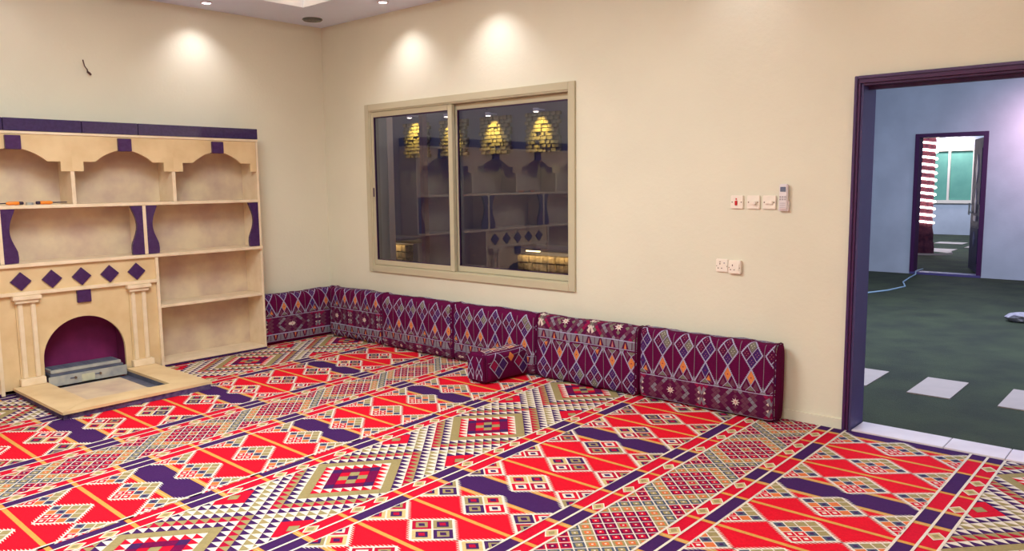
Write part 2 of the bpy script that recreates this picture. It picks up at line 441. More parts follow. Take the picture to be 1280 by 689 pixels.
def medallion(u0, u1, v00):
    """concentric lozenge rings; many rings are rows of saw teeth, half coloured and half cream"""
    bx = (u0, VMIN, u1, 0); R(u0, VMIN, u1, 0, 'cream', 0, bx)
    cu = (u0+u1)/2; N = 9; V = 14; hu = (u1-u0)/2/N; hv = .57/V
    main = [('navy', 0), ('red', 0), ('maroon', 0), ('red', 1), ('khaki', 0), ('navy', 1), ('crimson', 2), ('navy', 1)]
    edge = [('khaki', 0), ('red', 0), ('navy', 1), ('khaki', 1)]
    for j in range(int(7.2/hv)):
        v = v00+2*V*hv*2-j*hv
        if v > .05 or v < VMIN-.05: continue
        jj = ((j+V) % (2*V))-V
        for i in range(-N-1, N+2):
            if (i+jj) % 2: continue
            d = (abs(i)+abs(jj))//2; de = (abs(abs(i)-8)+V-abs(jj))//2
            m, t = edge[de] if de < 4 and d > 7 else main[min(d, 7)]
            x = cu+i*hu
            if t == 0:
                if m == 'red' and (d == 1 and i != 0 and jj != 0): m = 'khaki'
                if m == 'maroon' and (i == 0 or jj == 0): m = 'navy'
                if m == 'khaki' and d == 4: D(x, v, hu*1.03, hv*1.03, 'khaki', 1, bx)
                else: D(x, v, hu*1.03, hv*1.03, m, 1, bx)
            else:
                if t == 2: CP([(x-hu, v), (x+hu, v), (x, v+hv)], 'khaki' if m != 'khaki' else 'crimson', 1, bx)
                CP([(x-hu, v), (x+hu, v), (x, v-hv)], m, 1, bx)
for per in (-1, 0, 1):
    o = 3.03*per if per < 1 else 3.05
    def rng(a, b): return (a+o, b+o)
    segs = [('pairR', 3.145, 3.315), ('M', 3.315, 3.975), ('pairL', 3.975, 4.14), ('D2', 4.14, 4.835), ('pairR', 4.835, 4.995), ('L', 4.995, 5.345),
            ('pairL', 5.345, 5.505), ('D4', 5.505, 6.195)]
    for (kind, a, b_) in segs:
        a += o; b_ += o
        if b_ < .0 or a > RX-.5: continue
        a2 = max(a, .03); b2 = min(b_, RX-.2)
        if kind == 'M':
            medallion(a, b_, -1.42)
        elif kind == 'L': lattice(a, b_)
        elif kind == 'D2': panel_diamond(a, b_, 2)
        elif kind == 'D4': panel_diamond(a, b_, 4)
        elif kind == 'pairL': pair(a, b_, True)
        elif kind == 'pairR': pair(a, b_, False)
CM = [weave('carpet_'+n, c) for n, c in PAL]
# backing of the carpet, then the woven pattern on it
R0 = bmesh.new(); abox(R0, .02, RX-.15, VMIN, -.006, .0005, .0035)
cp = finish('carpet', R0, mat('carpet_backing', (120, 30, 50), .9, noise=.1))
props(cp, 'wall to wall red carpet woven with diamonds, navy bars and cream lines', 'carpet')
me = carpet.mesh('woven_pattern', CM)
wp = link('woven_pattern', me, None, cp); wp['kind'] = 'stuff'; wp.location = -cp.location

# ------------------------------------------------------------------ stone bookcase with fireplace
bk = empty('stone_bookcase', (.15, -2.63, .006), 'beige stone bookcase with navy granite trim and arched fireplace, along the left wall', 'bookcase')
YR, YL = -.98, -4.28; XF = .294
box('back_panel', .004, .02, YL+.01, YR-.01, .02, 2.02, STONEB, bk)
for y0, y1 in ((YR-.022, YR), (YL, YL+.022)):
    box('side_panel', .005, XF, y0, y1, .0088, 2.012, STONEL, bk, .002)
for a, b_ in ((YR, -2.097), (-2.097, -2.543), (-2.543, -3.10), (-3.10, YL)):
    box('granite_slab', .004, .305, b_+.003, a-.003, 2.032, 2.128, GRAN2, bk, .002)
box('top_board', .004, .30, YL, YR, 2.010, 2.031, STONEL, bk, .002)
BC = [-1.3925, -2.2175, -3.0425, -3.8675]; HB = .4125
for c in BC:
    l, r = c-HB, c+HB
    if c == BC[0]: r = YR-.003
    if c == BC[-1]: l = YL+.003
    pts = [(r, 2.009), (r, 1.727), (c+.328, 1.727), (c+.328, 1.804), (c+.234, 1.804)]
    for i in range(1, 12):
        t = i/12; x = .234*(1-2*t); pts.append((c+x, 1.804+.10*math.cos(x/.234*math.pi/2)**.85))
    pts += [(c-.234, 1.804), (c-.328, 1.804), (c-.328, 1.727), (l, 1.727), (l, 2.009)]
    prism('arch_panel', pts, 0, .27, .292, STONE, bk)
    box('keystone', .262, .318, c-.054, c+.054, 1.892, 1.998, GRAN, bk, .003)
for y in (-1.805, -2.63, -3.455):
    box('divider', .02, .288, y-.015, y+.015, 1.467, 2.0, STONEL, bk, .002)
box('shelf', .02, .298, YL+.022, YR-.001, 1.439, 1.466, STONEL, bk, .002)
for y in (-2.085, -3.175):
    box('divider', .02, .294, y-.014, y+.014, 1.02, 1.438, STONEL, bk, .002)
box('mantel_shelf', .02, .318, YL+.001, YR-.001, .990, 1.018, STONEL, bk, .003)
for y in (-2.0125, -3.2475):
    box('divider', .02, .312, y-.0125, y+.0125, .01, .989, STONEL, bk, .002)
for (y0, y1) in ((-2.0, -1.003), (YL+.022, -3.26)):
    box('shelf', .02, .296, y0, y1, .538, .564, STONEL, bk, .002)
    box('bottom_board', .02, .30, y0, y1, .029, .050, STONEL, bk, .002)
for (y0, y1) in ((-2.0, YR), (YL, -3.26)):
    box('plinth', .02, .295, y0, y1, .0085, .0285, GRAN, bk)
# wavy granite brackets
def bracket(y, s):
    pts = [(y, 1.437)]
    for i in range(25):
        t = i/24; z = 1.437-.415*t
        if t < .62: w = .098-.046*math.sin(math.pi*min(1, t/.80))**1.2
        else: w = .0995-.0475*math.sin(math.pi*min(1, (t)/.80))**1.2 if t < .80 else .098+.004*math.sin(math.pi*(t-.8)/.2)
        pts.append((y+s*w, z))
    pts += [(y, 1.020)]
    prism('bracket', pts, 0, .262, .290, GRAN, bk)
for y, s in ((-1.003, -1), (-2.071, 1), (-2.099, -1), (-3.161, 1), (-3.189, -1), (YL+.023, 1)): bracket(y, s)
# frieze and diamonds
box('frieze_panel', .255, .290, -3.235, -2.025, .80, .990, STONE, bk)
for k in range(-2, 3):
    c = -2.63+.2195*k+.005
    prism('diamond_inlay', [(c-.074, .881), (c, .808), (c+.074, .881), (c, .954)], 0, .288, .303, GRAN, bk)
box('mantel_strip', .255, .322, -3.235, -2.025, .772, .800, STONEL, bk, .003)
# arch front
pts = [(-2.025, .772), (-3.235, .772), (-3.235, .04), (-2.945, .04), (-2.945, .235)]
for i in range(1, 24):
    a = math.pi*(1-i/24); pts.append((-2.63+.315*math.cos(a), .235+.318*math.sin(a)))
pts += [(-2.315, .235), (-2.315, .04), (-2.025, .04)]
prism('arch_front', pts, 0, .262, .288, STONE, bk)
box('keystone', .262, .312, -2.672, -2.566, .668, .772, GRAN, bk, .003)
for c in (-3.042, -2.188):
    co = empty('fluted_column', (.30, c, .045)); co.parent = bk; co.location = Vector((.30, c, .045))-wpos(bk)
    box('plinth', .288, .345, c-.088, c+.088, .066, .122, STONEL, co, .004)
    box('shaft', .288, .300, c-.075, c+.075, .12, .72, STONE, co, .002)
    for d in (-.045, .045): box('flute', .299, .316, c+d-.017, c+d+.017, .122, .715, STONEL, co, .005)
    box('capital', .288, .335, c-.082, c+.082, .712, .742, STONEL, co, .004)
    box('capital', .288, .352, c-.100, c+.100, .740, .7715, STONEL, co, .004)
fb = empty('firebox', (.15, -2.63, .04)); fb.parent = bk; fb.location = Vector((.15, -2.63, .04))-wpos(bk)
box('back_wall', .021, .03, -2.99, -2.27, .04, .60, FIRESHADE, fb)
box('side_wall', .03, .261, -2.99, -2.975, .04, .60, FIRESHADE, fb); box('side_wall', .03, .261, -2.285, -2.27, .04, .60, FIRESHADE, fb)
box('roof', .03, .261, -2.99, -2.27, .60, .615, FIRESHADE, fb); box('base', .03, .261, -2.975, -2.285, .04, .05, FIRESHADE, fb)

# hearth: stone kerb round a sunken tray
he = empty('hearth', (.83, -2.63, .006), 'low square hearth of cream stone slabs with dark skirt in front of the fireplace', 'hearth')
H1, HT = 1.34, .066
HY0, HY1 = -3.185, -2.09
IX0, IX1, IY0, IY1 = .325, 1.125, -2.945, -2.335
def slab(pts, name='slab'): return prism(name, pts, 2, .046, HT, STONE, he)
slab([(.322, HY0), (H1, HY0), (IX1, IY0), (.322, IY0)])
slab([(H1+.004, HY0+.004), (H1-.02, HY1), (IX1, IY1), (IX1, IY0)])
slab([(.322, HY1), (.322, IY1), (IX1, IY1), (H1-.022, HY1)])
for (n, x0, x1, y0, y1) in (('skirt', .34, H1-.02, HY0+.012, HY0+.03), ('skirt', .34, H1-.035, HY1-.03, HY1-.012), ('skirt', H1-.035, H1-.017, HY0+.012, HY1-.012)):
    box(n, x0, x1, y0, y1, .006, .046, CEMENT, he)
for (x0, x1, y0, y1) in ((IX0, IX1+.012, IY0-.012, IY0), (IX0, IX1+.012, IY1, IY1+.012), (IX1, IX1+.012, IY0, IY1)):
    box('tray_wall', x0, x1, y0, y1, .0065, .045, STEELD, he)
box('tray_floor', IX0, IX1, IY0, IY1, .0065, .010, STEELD, he)
box('stone_base', .42, .955, IY0+.01, -2.43, .0105, .024, STONEB, he, .002)
box('stone_strip', .972, IX1-.004, IY0+.01, -2.43, .0105, .030, STONE, he, .002)
# ash drawer
ad = empty('ash_drawer', (.3, -2.63, .05), 'grey metal ash drawer with a latch plate in the mouth of the fireplace', 'drawer')
box('front_plate', .352, .364, -2.945, -2.345, .026, .108, STEEL, ad, .003)
box('tray_body', .20, .351, -2.91, -2.36, .0525, .100, STEELD, ad)
box('latch_plate', .365, .372, -2.705, -2.605, .032, .092, LATCHM, ad, .003)
for y in (-2.75, -2.56):
    cyl('screw_head', (.371, y, .075), .010, .008, .014, SCREW, ad, 0, 12)
    box('hinge_tab', .365, .369, y-.04, y+.01, .070, .080, STEELD, ad)
gt = empty('fire_grate', (.17, -2.65, .1), 'blue grey metal fire grate lying behind the ash drawer under the arch', 'grate')
box('frame', .075, .335, -2.925, -2.36, .103, .122, STEELD, gt, .003)
box('tray', .15, .325, -2.915, -2.375, .124, .150, STEEL, gt, .003)
for i in range(4): box('bar', .16+.04*i, .178+.04*i, -2.90, -2.39, .1505, .156, STEELD, gt, .001)

# ------------------------------------------------------------------ tools on the upper shelf
def screwdriver(y0, d, label, x, rod):
    o = empty('screwdriver', (x, y0, 1.4665), label, 'screwdriver')
    z = 1.481
    def lathe(name, prof, m):
        bm = bmesh.new(); rings = []
        for (t, r) in prof: rings.append([bm.verts.new((x+r*math.cos(a*math.pi/6), y0+d*t, z+r*math.sin(a*math.pi/6))) for a in range(12)])
        for i in range(len(rings)-1):
            for k in range(12): bm.faces.new((rings[i][k], rings[i][(k+1) % 12], rings[i+1][(k+1) % 12], rings[i+1][k]))
        bm.faces.new(rings[0]); bm.faces.new(rings[-1][::-1]); return finish(name, bm, m, o, True)
    lathe('end_cap', [(0, .008), (.004, .012), (.026, .013), (.03, .012)], BLACKP)
    lathe('handle', [(.03, .0125), (.05, .0145), (.075, .013), (.10, .0145), (.115, .010), (.12, .008)], ORANGE)
    lathe('shaft', [(.12, .0045), (.12+rod*.9, .004), (.12+rod, .0015)], BLACKP)
screwdriver(-2.972, -1, 'orange screwdriver on the upper shelf with its shaft pointing left to the dark bracket', .20, .05)
screwdriver(-2.885, 1, 'orange screwdriver on the upper shelf with a long dark shaft pointing right', .20, .11)
tp = empty('tape_roll', (.2, -2.928, 1.4665), 'small grey roll of tape between the two orange screwdrivers on the shelf', 'tape')
bm = bmesh.new(); r = bmesh.ops.create_cone(bm, cap_ends=False, segments=24, radius1=.026, radius2=.026, depth=.018)
bmesh.ops.translate(bm, vec=(.2, -2.928, 1.476), verts=bm.verts); bmesh.ops.solidify(bm, geom=bm.faces, thickness=.010)
finish('tape', bm, STEEL, tp)
cyl('core', (.2, -2.928, 1.474), .012, .012, .012, BLACKP, tp)

# ------------------------------------------------------------------ wall fittings
def plate(name, x0, z0, label, kind):
    w = .091
    o = empty(name, (x0+w/2, 0, z0), label, 'switch' if 'switch' in name else 'socket')
    th = .014 if kind != 'single' else .03
    box('plate', x0, x0+w, -th, -.0005, z0, z0+w, WHITEP, o, .004)
    c = x0+w/2; zc = z0+w/2; y = -th
    if kind == 'red':
        box('rocker', c-.013, c+.005, y-.006, y, zc-.022, zc+.010, REDP, o, .002)
        box('indicator', c-.009, c+.001, y-.003, y, zc+.016, zc+.026, REDP, o, .001)
    if kind == 'dimmer':
        box('rocker', c-.028, c+.026, y-.007, y, zc-.015, zc+.012, WHITEP, o, .003)
        cyl('knob', (c+.012, y-.012, zc-.003), .013, .011, .014, WHITEP, o, 1, 20)
    if kind == 'rocker':
        box('rocker', c-.027, c+.027, y-.009, y, zc-.014, zc+.014, WHITEP, o, .004)
    if kind in ('red', 'dimmer', 'rocker'):
        for s in (-1, 1): cyl('screw', (c+s*.033, y-.001, zc), .004, .004, .003, SCREW, o, 1, 12)
    if kind in ('socket', 'single'):
        cx = c-.014
        box('pin_slot', cx-.003, cx+.003, y-.0012, y, zc+.006, zc+.018, SLOT, o)
        for s in (-1, 1): box('pin_slot', cx+s*.013-.004, cx+s*.013+.004, y-.0012, y, zc-.022, zc-.016, SLOT, o)
        if kind == 'socket':
            box('pin_slot', cx-.006, cx+.006, y-.0012, y, zc+.024, zc+.028, SLOT, o)
            cyl('indicator', (c+.018, y-.001, zc+.018), .005, .005, .004, GREYP, o, 1, 12)
        else: box('rocker', c+.014, c+.036, y-.006, y, zc-.022, zc+.024, WHITEP, o, .002)
        for s in (-1, 1): cyl('screw', (c+s*.038, y-.001, zc-.004), .003, .003, .003, SCREW, o, 1, 12)
plate('wall_switch', 4.668, 1.402, 'square white switch plate with a red rocker, farthest from the remote control', 'red')
plate('wall_switch', 4.786, 1.402, 'white switch plate with a round dimmer knob between the other two switches', 'dimmer')
plate('wall_switch', 4.897, 1.402, 'white switch plate with a wide white rocker next to the remote control', 'rocker')
plate('wall_socket', 4.567, .962, 'flat white wall socket beside the thicker raised socket, nearer the window', 'socket')
plate('wall_socket', 4.668, .958, 'thick raised white wall socket with a rocker, nearer the doorway', 'single')
rc = empty('remote_control', (5.045, 0, 1.39), 'white air conditioner remote control in a wall holder beside the switches', 'remote')
box('holder', 5.012, 5.078, -.026, -.0005, 1.392, 1.46, REMOTE, rc, .004)
box('body', 5.017, 5.073, -.036, -.012, 1.402, 1.568, REMOTE, rc, .006)
box('screen', 5.025, 5.062, -.038, -.0355, 1.518, 1.549, LCD, rc, .001)
for i in range(3):
    for j in range(2): box('button', 5.022+i*.016, 5.032+i*.016, -.039, -.0355, 1.463+j*.016, 1.473+j*.016, GREYP, rc, .001)
for j in range(3): box('button', 5.024, 5.062, -.038, -.0355, 1.416+j*.013, 1.419+j*.013, GREYP, rc)
wr = empty('wire_stub', (0, -2.35, 2.6), 'short dark wires sticking out of the cream wall above the bookcase', 'wire')
tube('wire', [(.0, -2.352, 2.56), (.03, -2.365, 2.575), (.045, -2.39, 2.60), (.04, -2.398, 2.65)], .005, SLOT, wr)
tube('wire', [(.0, -2.352, 2.56), (.025, -2.345, 2.545), (.04, -2.345, 2.535)], .009, SLOT, wr)

# ------------------------------------------------------------------ ceiling fixtures
names = ['recessed downlight in the ceiling nearest the room corner, above the window', 'recessed downlight in the ceiling over the middle of the window',
         'recessed downlight in the ceiling above the wall switches', 'recessed downlight in the ceiling above the doorway',
         'recessed downlight in the ceiling above the right end of the bookcase', 'recessed downlight in the ceiling above the fireplace', 'recessed downlight in the ceiling above the far left end of the bookcase']
for (sx, sy, k), lb in zip(WALL_SPOTS, names):
    d = empty('downlight', (sx, sy, CEIL), lb, 'downlight', 'downlights round the ceiling edge')
    bm = bmesh.new()
    r = bmesh.ops.create_cone(bm, cap_ends=False, segments=28, radius1=.048, radius2=.052, depth=.012)
    bmesh.ops.translate(bm, vec=(sx, sy, CEIL-.007), verts=bm.verts); bmesh.ops.solidify(bm, geom=bm.faces, thickness=.012)
    finish('trim_ring', bm, TRIMW, d)
    cyl('lamp', (sx, sy, CEIL-.004), .034, .034, .006, LAMPW, d)
v = empty('ceiling_vent', (.336, -.335, CEIL), 'round grey ceiling vent in the corner between the two walls', 'vent')
cyl('plate', (.336, -.335, CEIL-.004), .10, .095, .008, VENTM, v, 2, 32)
for i in range(1, 4):
    bm = bmesh.new(); bmesh.ops.create_cone(bm, cap_ends=False, segments=32, radius1=.03*i, radius2=.028*i, depth=.01)
    bmesh.ops.translate(bm, vec=(.336, -.335, CEIL-.012), verts=bm.verts); bmesh.ops.solidify(bm, geom=bm.faces, thickness=.004)
    finish('ring', bm, VENTM, v)

# ------------------------------------------------------------------ cushions
CPAL = [('fabric_maroon', (98, 12, 64)), ('line', (176, 170, 202)), ('orange', (222, 132, 74)), ('navy', (72, 40, 104)), ('brown', (112, 62, 84)), ('grey', (136, 128, 140)),
        ('cream', (226, 206, 196)), ('plum', (92, 22, 66)), ('green', (122, 116, 104)), ('pink', (196, 120, 116)), ('rose', (150, 30, 76)), ('red', (196, 16, 52))]
CI = {n: i for i, (n, _) in enumerate(CPAL)}
CMAT = [weave('cushion_'+n, c, 500) for n, c in CPAL]
def build_cushion(name, L, H, TH, pattern, loc, rz, label, cat='cushion', group=None, lean=.0, seed=0):
    """box cushion: u runs along its length, s up the front, over the top and down the back"""
    rr = random.Random(seed)
    N = 96; prof = []
    for i in range(N):
        a = -math.pi/2 + 2*math.pi*i/N     # start at the bottom, go up the front (local -y is the front)
        ca, sa = math.cos(a), math.sin(a)
        y = -TH/2*math.copysign(abs(ca)**.42, ca); z = H/2+H/2*math.copysign(abs(sa)**.30, sa)
        prof.append((y, z))
    arc = [0]
    for i in range(N): 
        a, b_ = prof[i], prof[(i+1) % N]; arc.append(arc[-1]+math.hypot(b_[0]-a[0], b_[1]-a[1]))
    TOT = arc[-1]
    def pr(s):
        s %= TOT
        lo, hi = 0, N
        while hi-lo > 1:
            mid = (lo+hi)//2
            if arc[mid] <= s: lo = mid
            else: hi = mid
        t = (s-arc[lo])/(arc[lo+1]-arc[lo]); a, b_ = prof[lo], prof[(lo+1) % N]
        return (a[0]+(b_[0]-a[0])*t, a[1]+(b_[1]-a[1])*t)
    ph = [rr.uniform(0, 6) for _ in range(4)]
    def pt(u, s, off=0):
        y, z = pr(s)
        e = min(u, L-u)/.05
        k = 1 if e >= 1 else (1-.30*(1-max(0, e))**2.2)
        kz = 1 if e >= 1 else (1-.055*(1-max(0, e))**2.0)
        y2 = y*k; z2 = H/2+(z-H/2)*kz
        sag = .004*math.sin(u*9+ph[0])+.002*math.sin(u*21+ph[1])
        if z2 > H*.6: z2 += sag*((z2/H)-.6)/.4
        if z2 > H*.75: z2 += .013*math.exp(-((min(u, L-u)-.012)/.018)**2)*((z2/H)-.75)/.25
        y2 += .004*math.sin(u*13+z*9+ph[2])+lean*(z2/H)
        # outward normal (2-D)
        y1, z1 = pr(s+.004); y0, z0 = pr(s-.004); ty, tz = y1-y0, z1-z0; l = math.hypot(ty, tz) or 1
        return (u-L/2, y2-tz/l*off, z2+ty/l*off)
    NU, NS = 44, 64
    bm = bmesh.new(); g = []
    us = [L*(.5-.5*math.cos(math.pi*i/NU)) for i in range(NU+1)]
    for u in us: g.append([bm.verts.new(pt(u, TOT*k/NS)) for k in range(NS)])
    for i in range(NU):
        for k in range(NS): bm.faces.new((g[i][k], g[i+1][k], g[i+1][(k+1) % NS], g[i][(k+1) % NS]))
    for ring, sx in ((g[0], -1), (g[-1], 1)):
        cen = bm.verts.new((sx*(L/2+.012), sum(v.co.y for v in ring)/NS, H/2))
        for k in range(NS): bm.faces.new((ring[k], ring[(k+1) % NS], cen))
    bmesh.ops.recalc_face_normals(bm, faces=bm.faces)
    me = bpy.data.meshes.new(name); bm.to_mesh(me); bm.free(); me.materials.append(CMAT[0])
    for p in me.polygons: p.use_smooth = True
    root = empty(name, loc, label, cat, group, rz=rz)
    link('cover', me, None, root)
    inl = Inlay()
    def add(poly, m, layer=0):
        x0 = min(p[0] for p in poly); x1 = max(p[0] for p in poly); y0 = min(p[1] for p in poly); y1 = max(p[1] for p in poly)
        G = .02
        i0 = int(math.floor(x0/G)); i1 = int(math.floor(x1/G)); j0 = int(math.floor(y0/G)); j1 = int(math.floor(y1/G))
        for i in range(i0, i1+1):
            for j in range(j0, j1+1):
                c = clip(poly, max(i*G, .004), j*G, min((i+1)*G, L-.004), (j+1)*G)
                if len(c) >= 3: inl.add([pt(a, b_, .0016+.0005*layer) for a, b_ in c], CI[m])
    pattern(add, L, H, TH, TOT, rr)
    me2 = inl.mesh('woven_pattern', CMAT)
    link('woven_pattern', me2, None, root)['kind'] = 'stuff'
    # piping along the two ends
    for u in (.012, L-.012):
        pts = [pt(u, TOT*k/40, .002) for k in range(41)]
        bmp = bmesh.new()
        o = tube('piping', pts, .005, CMAT[7], None, 6); o.parent = root
    # small gathered corners at the top
    return root
def seg(add, a, b, w, m, layer=3):
    dx, dy = b[0]-a[0], b[1]-a[1]; l = math.hypot(dx, dy) or 1; nx, ny = -dy/l*w/2, dx/l*w/2
    add([(a[0]-nx, a[1]-ny), (b[0]-nx, b[1]-ny), (b[0]+nx, b[1]+ny), (a[0]+nx, a[1]+ny)], m, layer)
def serr(add, a, b, side, m='line'):
    """serrated outline: small teeth on the outer side"""
    dx, dy = b[0]-a[0], b[1]-a[1]; l = math.hypot(dx, dy); n = max(2, int(l/.013))
    seg(add, a, b, .0078, m)
    for i in range(n):
        t = (i+.5)/n; x, y = a[0]+dx*t, a[1]+dy*t
        add([(x-dx/n*.3, y-dy/n*.3), (x+dx/n*.3, y+dy/n*.3), (x+side*.011, y)], m, 2)
def dia(add, cx, cy, hx, hy, m, layer): add([(cx-hx, cy), (cx, cy-hy), (cx+hx, cy), (cx, cy+hy)], m, layer)
def bandA(add, L, s0, h, flip, rr, per=.168, off=.0):
    """tall lozenge columns: 2x2 lozenge head, waist, triangle foot with an orange lozenge"""
    n = int(L/per)+2
    def Y(t): return s0+h*(1-t) if flip else s0+h*t          # t 0 foot .. 1 head
    w = per*.43
    for i in range(-1, n):
        c = off+per*(i+.5)
        q = lambda pts: [(x, Y(t)) for x, t in pts]
        # head: four lozenges (t .5 .. 1.02)
        for (dx, t, m) in ((0, .60, 'navy'), (-w/2, .76, 'plum'), (w/2, .76, rr.choice(['plum', 'navy', 'green'])), (0, .92, rr.choice(['green', 'plum', 'navy']))):
            add(q([(c+dx-w*.40, t), (c+dx, t-.135), (c+dx+w*.40, t), (c+dx, t+.12)]), m, 1)
            for (ex, et) in ((-.14, 0), (.14, 0), (0, .04), (0, -.04)):
                dia(add, c+dx+ex*w, Y(t+et), .0035, .0035, 'pink' if m != 'green' else 'cream', 2)
        serr(add, (c, Y(.46)), (c-w, Y(.76)), -1); serr(add, (c, Y(.46)), (c+w, Y(.76)), 1)
        serr(add, (c-w, Y(.76)), (c, Y(1.06 if h > .2 else 1.0)), -1); serr(add, (c+w, Y(.76)), (c, Y(1.06 if h > .2 else 1.0)), 1)
        seg(add, (c-w/2, Y(.61)), (c+w/2, Y(.91)), .005, 'line'); seg(add, (c+w/2, Y(.61)), (c-w/2, Y(.91)), .005, 'line')
        # foot
        serr(add, (c, Y(.46)), (c-per*.46, Y(.04)), -1); serr(add, (c, Y(.46)), (c+per*.46, Y(.04)), 1)
        om = 'orange' if (i*2+int(h*10)) % 3 != 0 else 'navy'
        add(q([(c-w*.36, .29), (c, .15), (c+w*.36, .29), (c, .43)]), om, 1)
        dia(add, c, Y(.29), .006, .006, 'rose', 2)
        add(q([(c-w*.78, .05), (c-w*.46, .21), (c-w*.12, .05)]), 'brown', 1); add(q([(c+w*.78, .05), (c+w*.46, .21), (c+w*.12, .05)]), 'brown', 1)
        if om == 'navy': add(q([(c+w*.1, .10), (c+w*.36, .20), (c+w*.6, .08)]), 'orange', 2)
        add(q([(c-w*.35, .03), (c, .14), (c+w*.35, .03)]), 'green', 2)
        seg(add, (c-w*.38, Y(.28)), (c, Y(.13)), .004, 'line'); seg(add, (c+w*.38, Y(.28)), (c, Y(.13)), .004, 'line')
        seg(add, (c, Y(.13)), (c-w*.5, Y(.02)), .004, 'line'); seg(add, (c, Y(.13)), (c+w*.5, Y(.02)), .004, 'line')
        # line in the plain lozenge
        seg(add, (c+per/2, Y(.02)), (c+per/2, Y(1.0)), .0035, 'pinkline' if False else 'grey', 1)
        add(q([(c+per/2-.022, 0), (c+per/2, .16), (c+per/2+.022, 0)]), 'grey', 2)
def bandB(add, L, s0, h, flip, per=.112, off=0):
    add([(0, s0), (L, s0), (L, s0+h), (0, s0+h)], 'plum', 0)
    Y = lambda t: s0+h*(1-t) if flip else s0+h*t
    for i in range(-1, int(L/per)+2):
        c = off+per*i
        for s in (-1, 1):
            add([(c+s*.003, Y(.05)), (c+s*.046, Y(.05)), (c+s*.026, Y(.92)), (c+s*.003, Y(.92))], 'grey', 1)
        seg(add, (c, Y(0)), (c, Y(1)), .004, 'plum', 2)
        add([(c+per/2-.010, Y(.92)), (c+per/2+.010, Y(.92)), (c+per/2, Y(.15))], 'orange' if i % 2 else 'pink', 1)
    seg(add, (0, s0), (L, s0), .005, 'line', 2); seg(add, (0, s0+h), (L, s0+h), .005, 'line', 2)
def bandC(add, L, s0, h, off=0, per=.50, bright=False):
    add([(0, s0), (L, s0), (L, s0+h), (0, s0+h)], 'plum', 0)
    n = 9; bw = per/2/14; bh = h/n
    for j in range(n):
        for i in range(int(L/(bw*2))+1):
            x = (i+.5+(j % 2)*.5)*bw*2; y = s0+(j+.5)*bh
            xx = ((x-off+per/2) % per)-per/2; d = int(abs(xx)/bw/1.5+abs(j-(n-1)/2))
            cyc = ['cream', 'plum', 'green', 'plum', 'brown', 'grey', 'plum', 'brown', 'rose', 'green', 'plum', 'brown'] if bright else ['cream', 'plum', 'brown', 'plum', 'brown', 'grey', 'plum', 'brown', 'plum', 'brown', 'plum', 'rose']
            m = cyc[min(d, 11)]
            if m == 'plum': continue
            dia(add, x, y, bw*.98, bh*.85, m, 1)
    k = -1
    while k*per < L+per:
        c = off+k*per; cy = s0+h/2; r = h*.17
        for a in range(8):
            t0 = a*math.pi/4; 
            add([(c, cy), (c+r*math.cos(t0-.35)*.55, cy+r*math.sin(t0-.35)*.55), (c+r*1.15*math.cos(t0), cy+r*1.0*math.sin(t0)), (c+r*math.cos(t0+.35)*.55, cy+r*math.sin(t0+.35)*.55)], 'cream', 3)
        dia(add, c, cy, .007, .007, 'pink', 4)
        e = c+per/2
        for s in (-1, 1):
            for t in (-1, 1):
                add([(e, cy+t*.008), (e+s*.035, cy+t*h*.30), (e+s*.012, cy+t*h*.40), (e, cy+t*.03)], 'grey' if not bright else 'cream', 3)
                add([(e+s*.014, cy+t*.012), (e+s*.032, cy+t*.022), (e+s*.018, cy+t*.035)], 'cream', 3)
        k += 1
    seg(add, (0, s0), (L, s0), .005, 'line', 2); seg(add, (0, s0+h), (L, s0+h), .005, 'line', 2)
# s = 0 is the middle of the underside; the front starts rising at about TH/2
def patt(kind):
    def f(add, L, H, TH, TOT, rr):
        s0 = TH/2-.01; top = s0+H
        if kind == 'c6':
            bandC(add, L, s0+.0, .17, .27); bandA(add, L, s0+.172, .335, False, rr, off=-.045)
            bandA(add, L, top+.03, .10, True, rr)
        elif kind == 'c3':
            bandC(add, L, s0-.02, .10, .3); bandB(add, L, s0+.08, .065, False, off=.02); bandA(add, L, s0+.148, .325, False, rr, off=.03)
            bandA(add, L, top+.04, .10, True, rr)
        elif kind == 'c4':
            bandC(add, L, s0-.02, .10, .1); bandB(add, L, s0+.08, .065, False, off=.06); bandA(add, L, s0+.148, .325, False, rr, off=-.06)
            bandA(add, L, top+.04, .10, True, rr)
        elif kind == 'c5':
            bandA(add, L, s0+.0, .325, True, rr, off=.0); bandB(add, L, s0+.33, .062, True, off=.03); bandC(add, L, s0+.395, .19, .30, bright=True)
        elif kind == 'c2':
            bandA(add, L, s0-.2, .26, True, rr); bandB(add, L, s0+.065, .062, True); bandC(add, L, s0+.13, .17, .14, .46); bandA(add, L, s0+.303, .33, False, rr, off=.04)
        elif kind == 'c1':
            bandB(add, L, s0+.02, .065, False); bandC(add, L, s0+.09, .17, .36, .62); bandA(add, L, s0+.263, .33, False, rr, off=.02)
    return f
G = 'maroon woven floor cushions along the walls'
TH = .17
build_cushion('floor_cushion', .955, .50, TH, patt('c1'), (.105, -.505, .0085), math.pi/2, 'maroon woven cushion against the left wall beside the stone bookcase', group=G, seed=1)
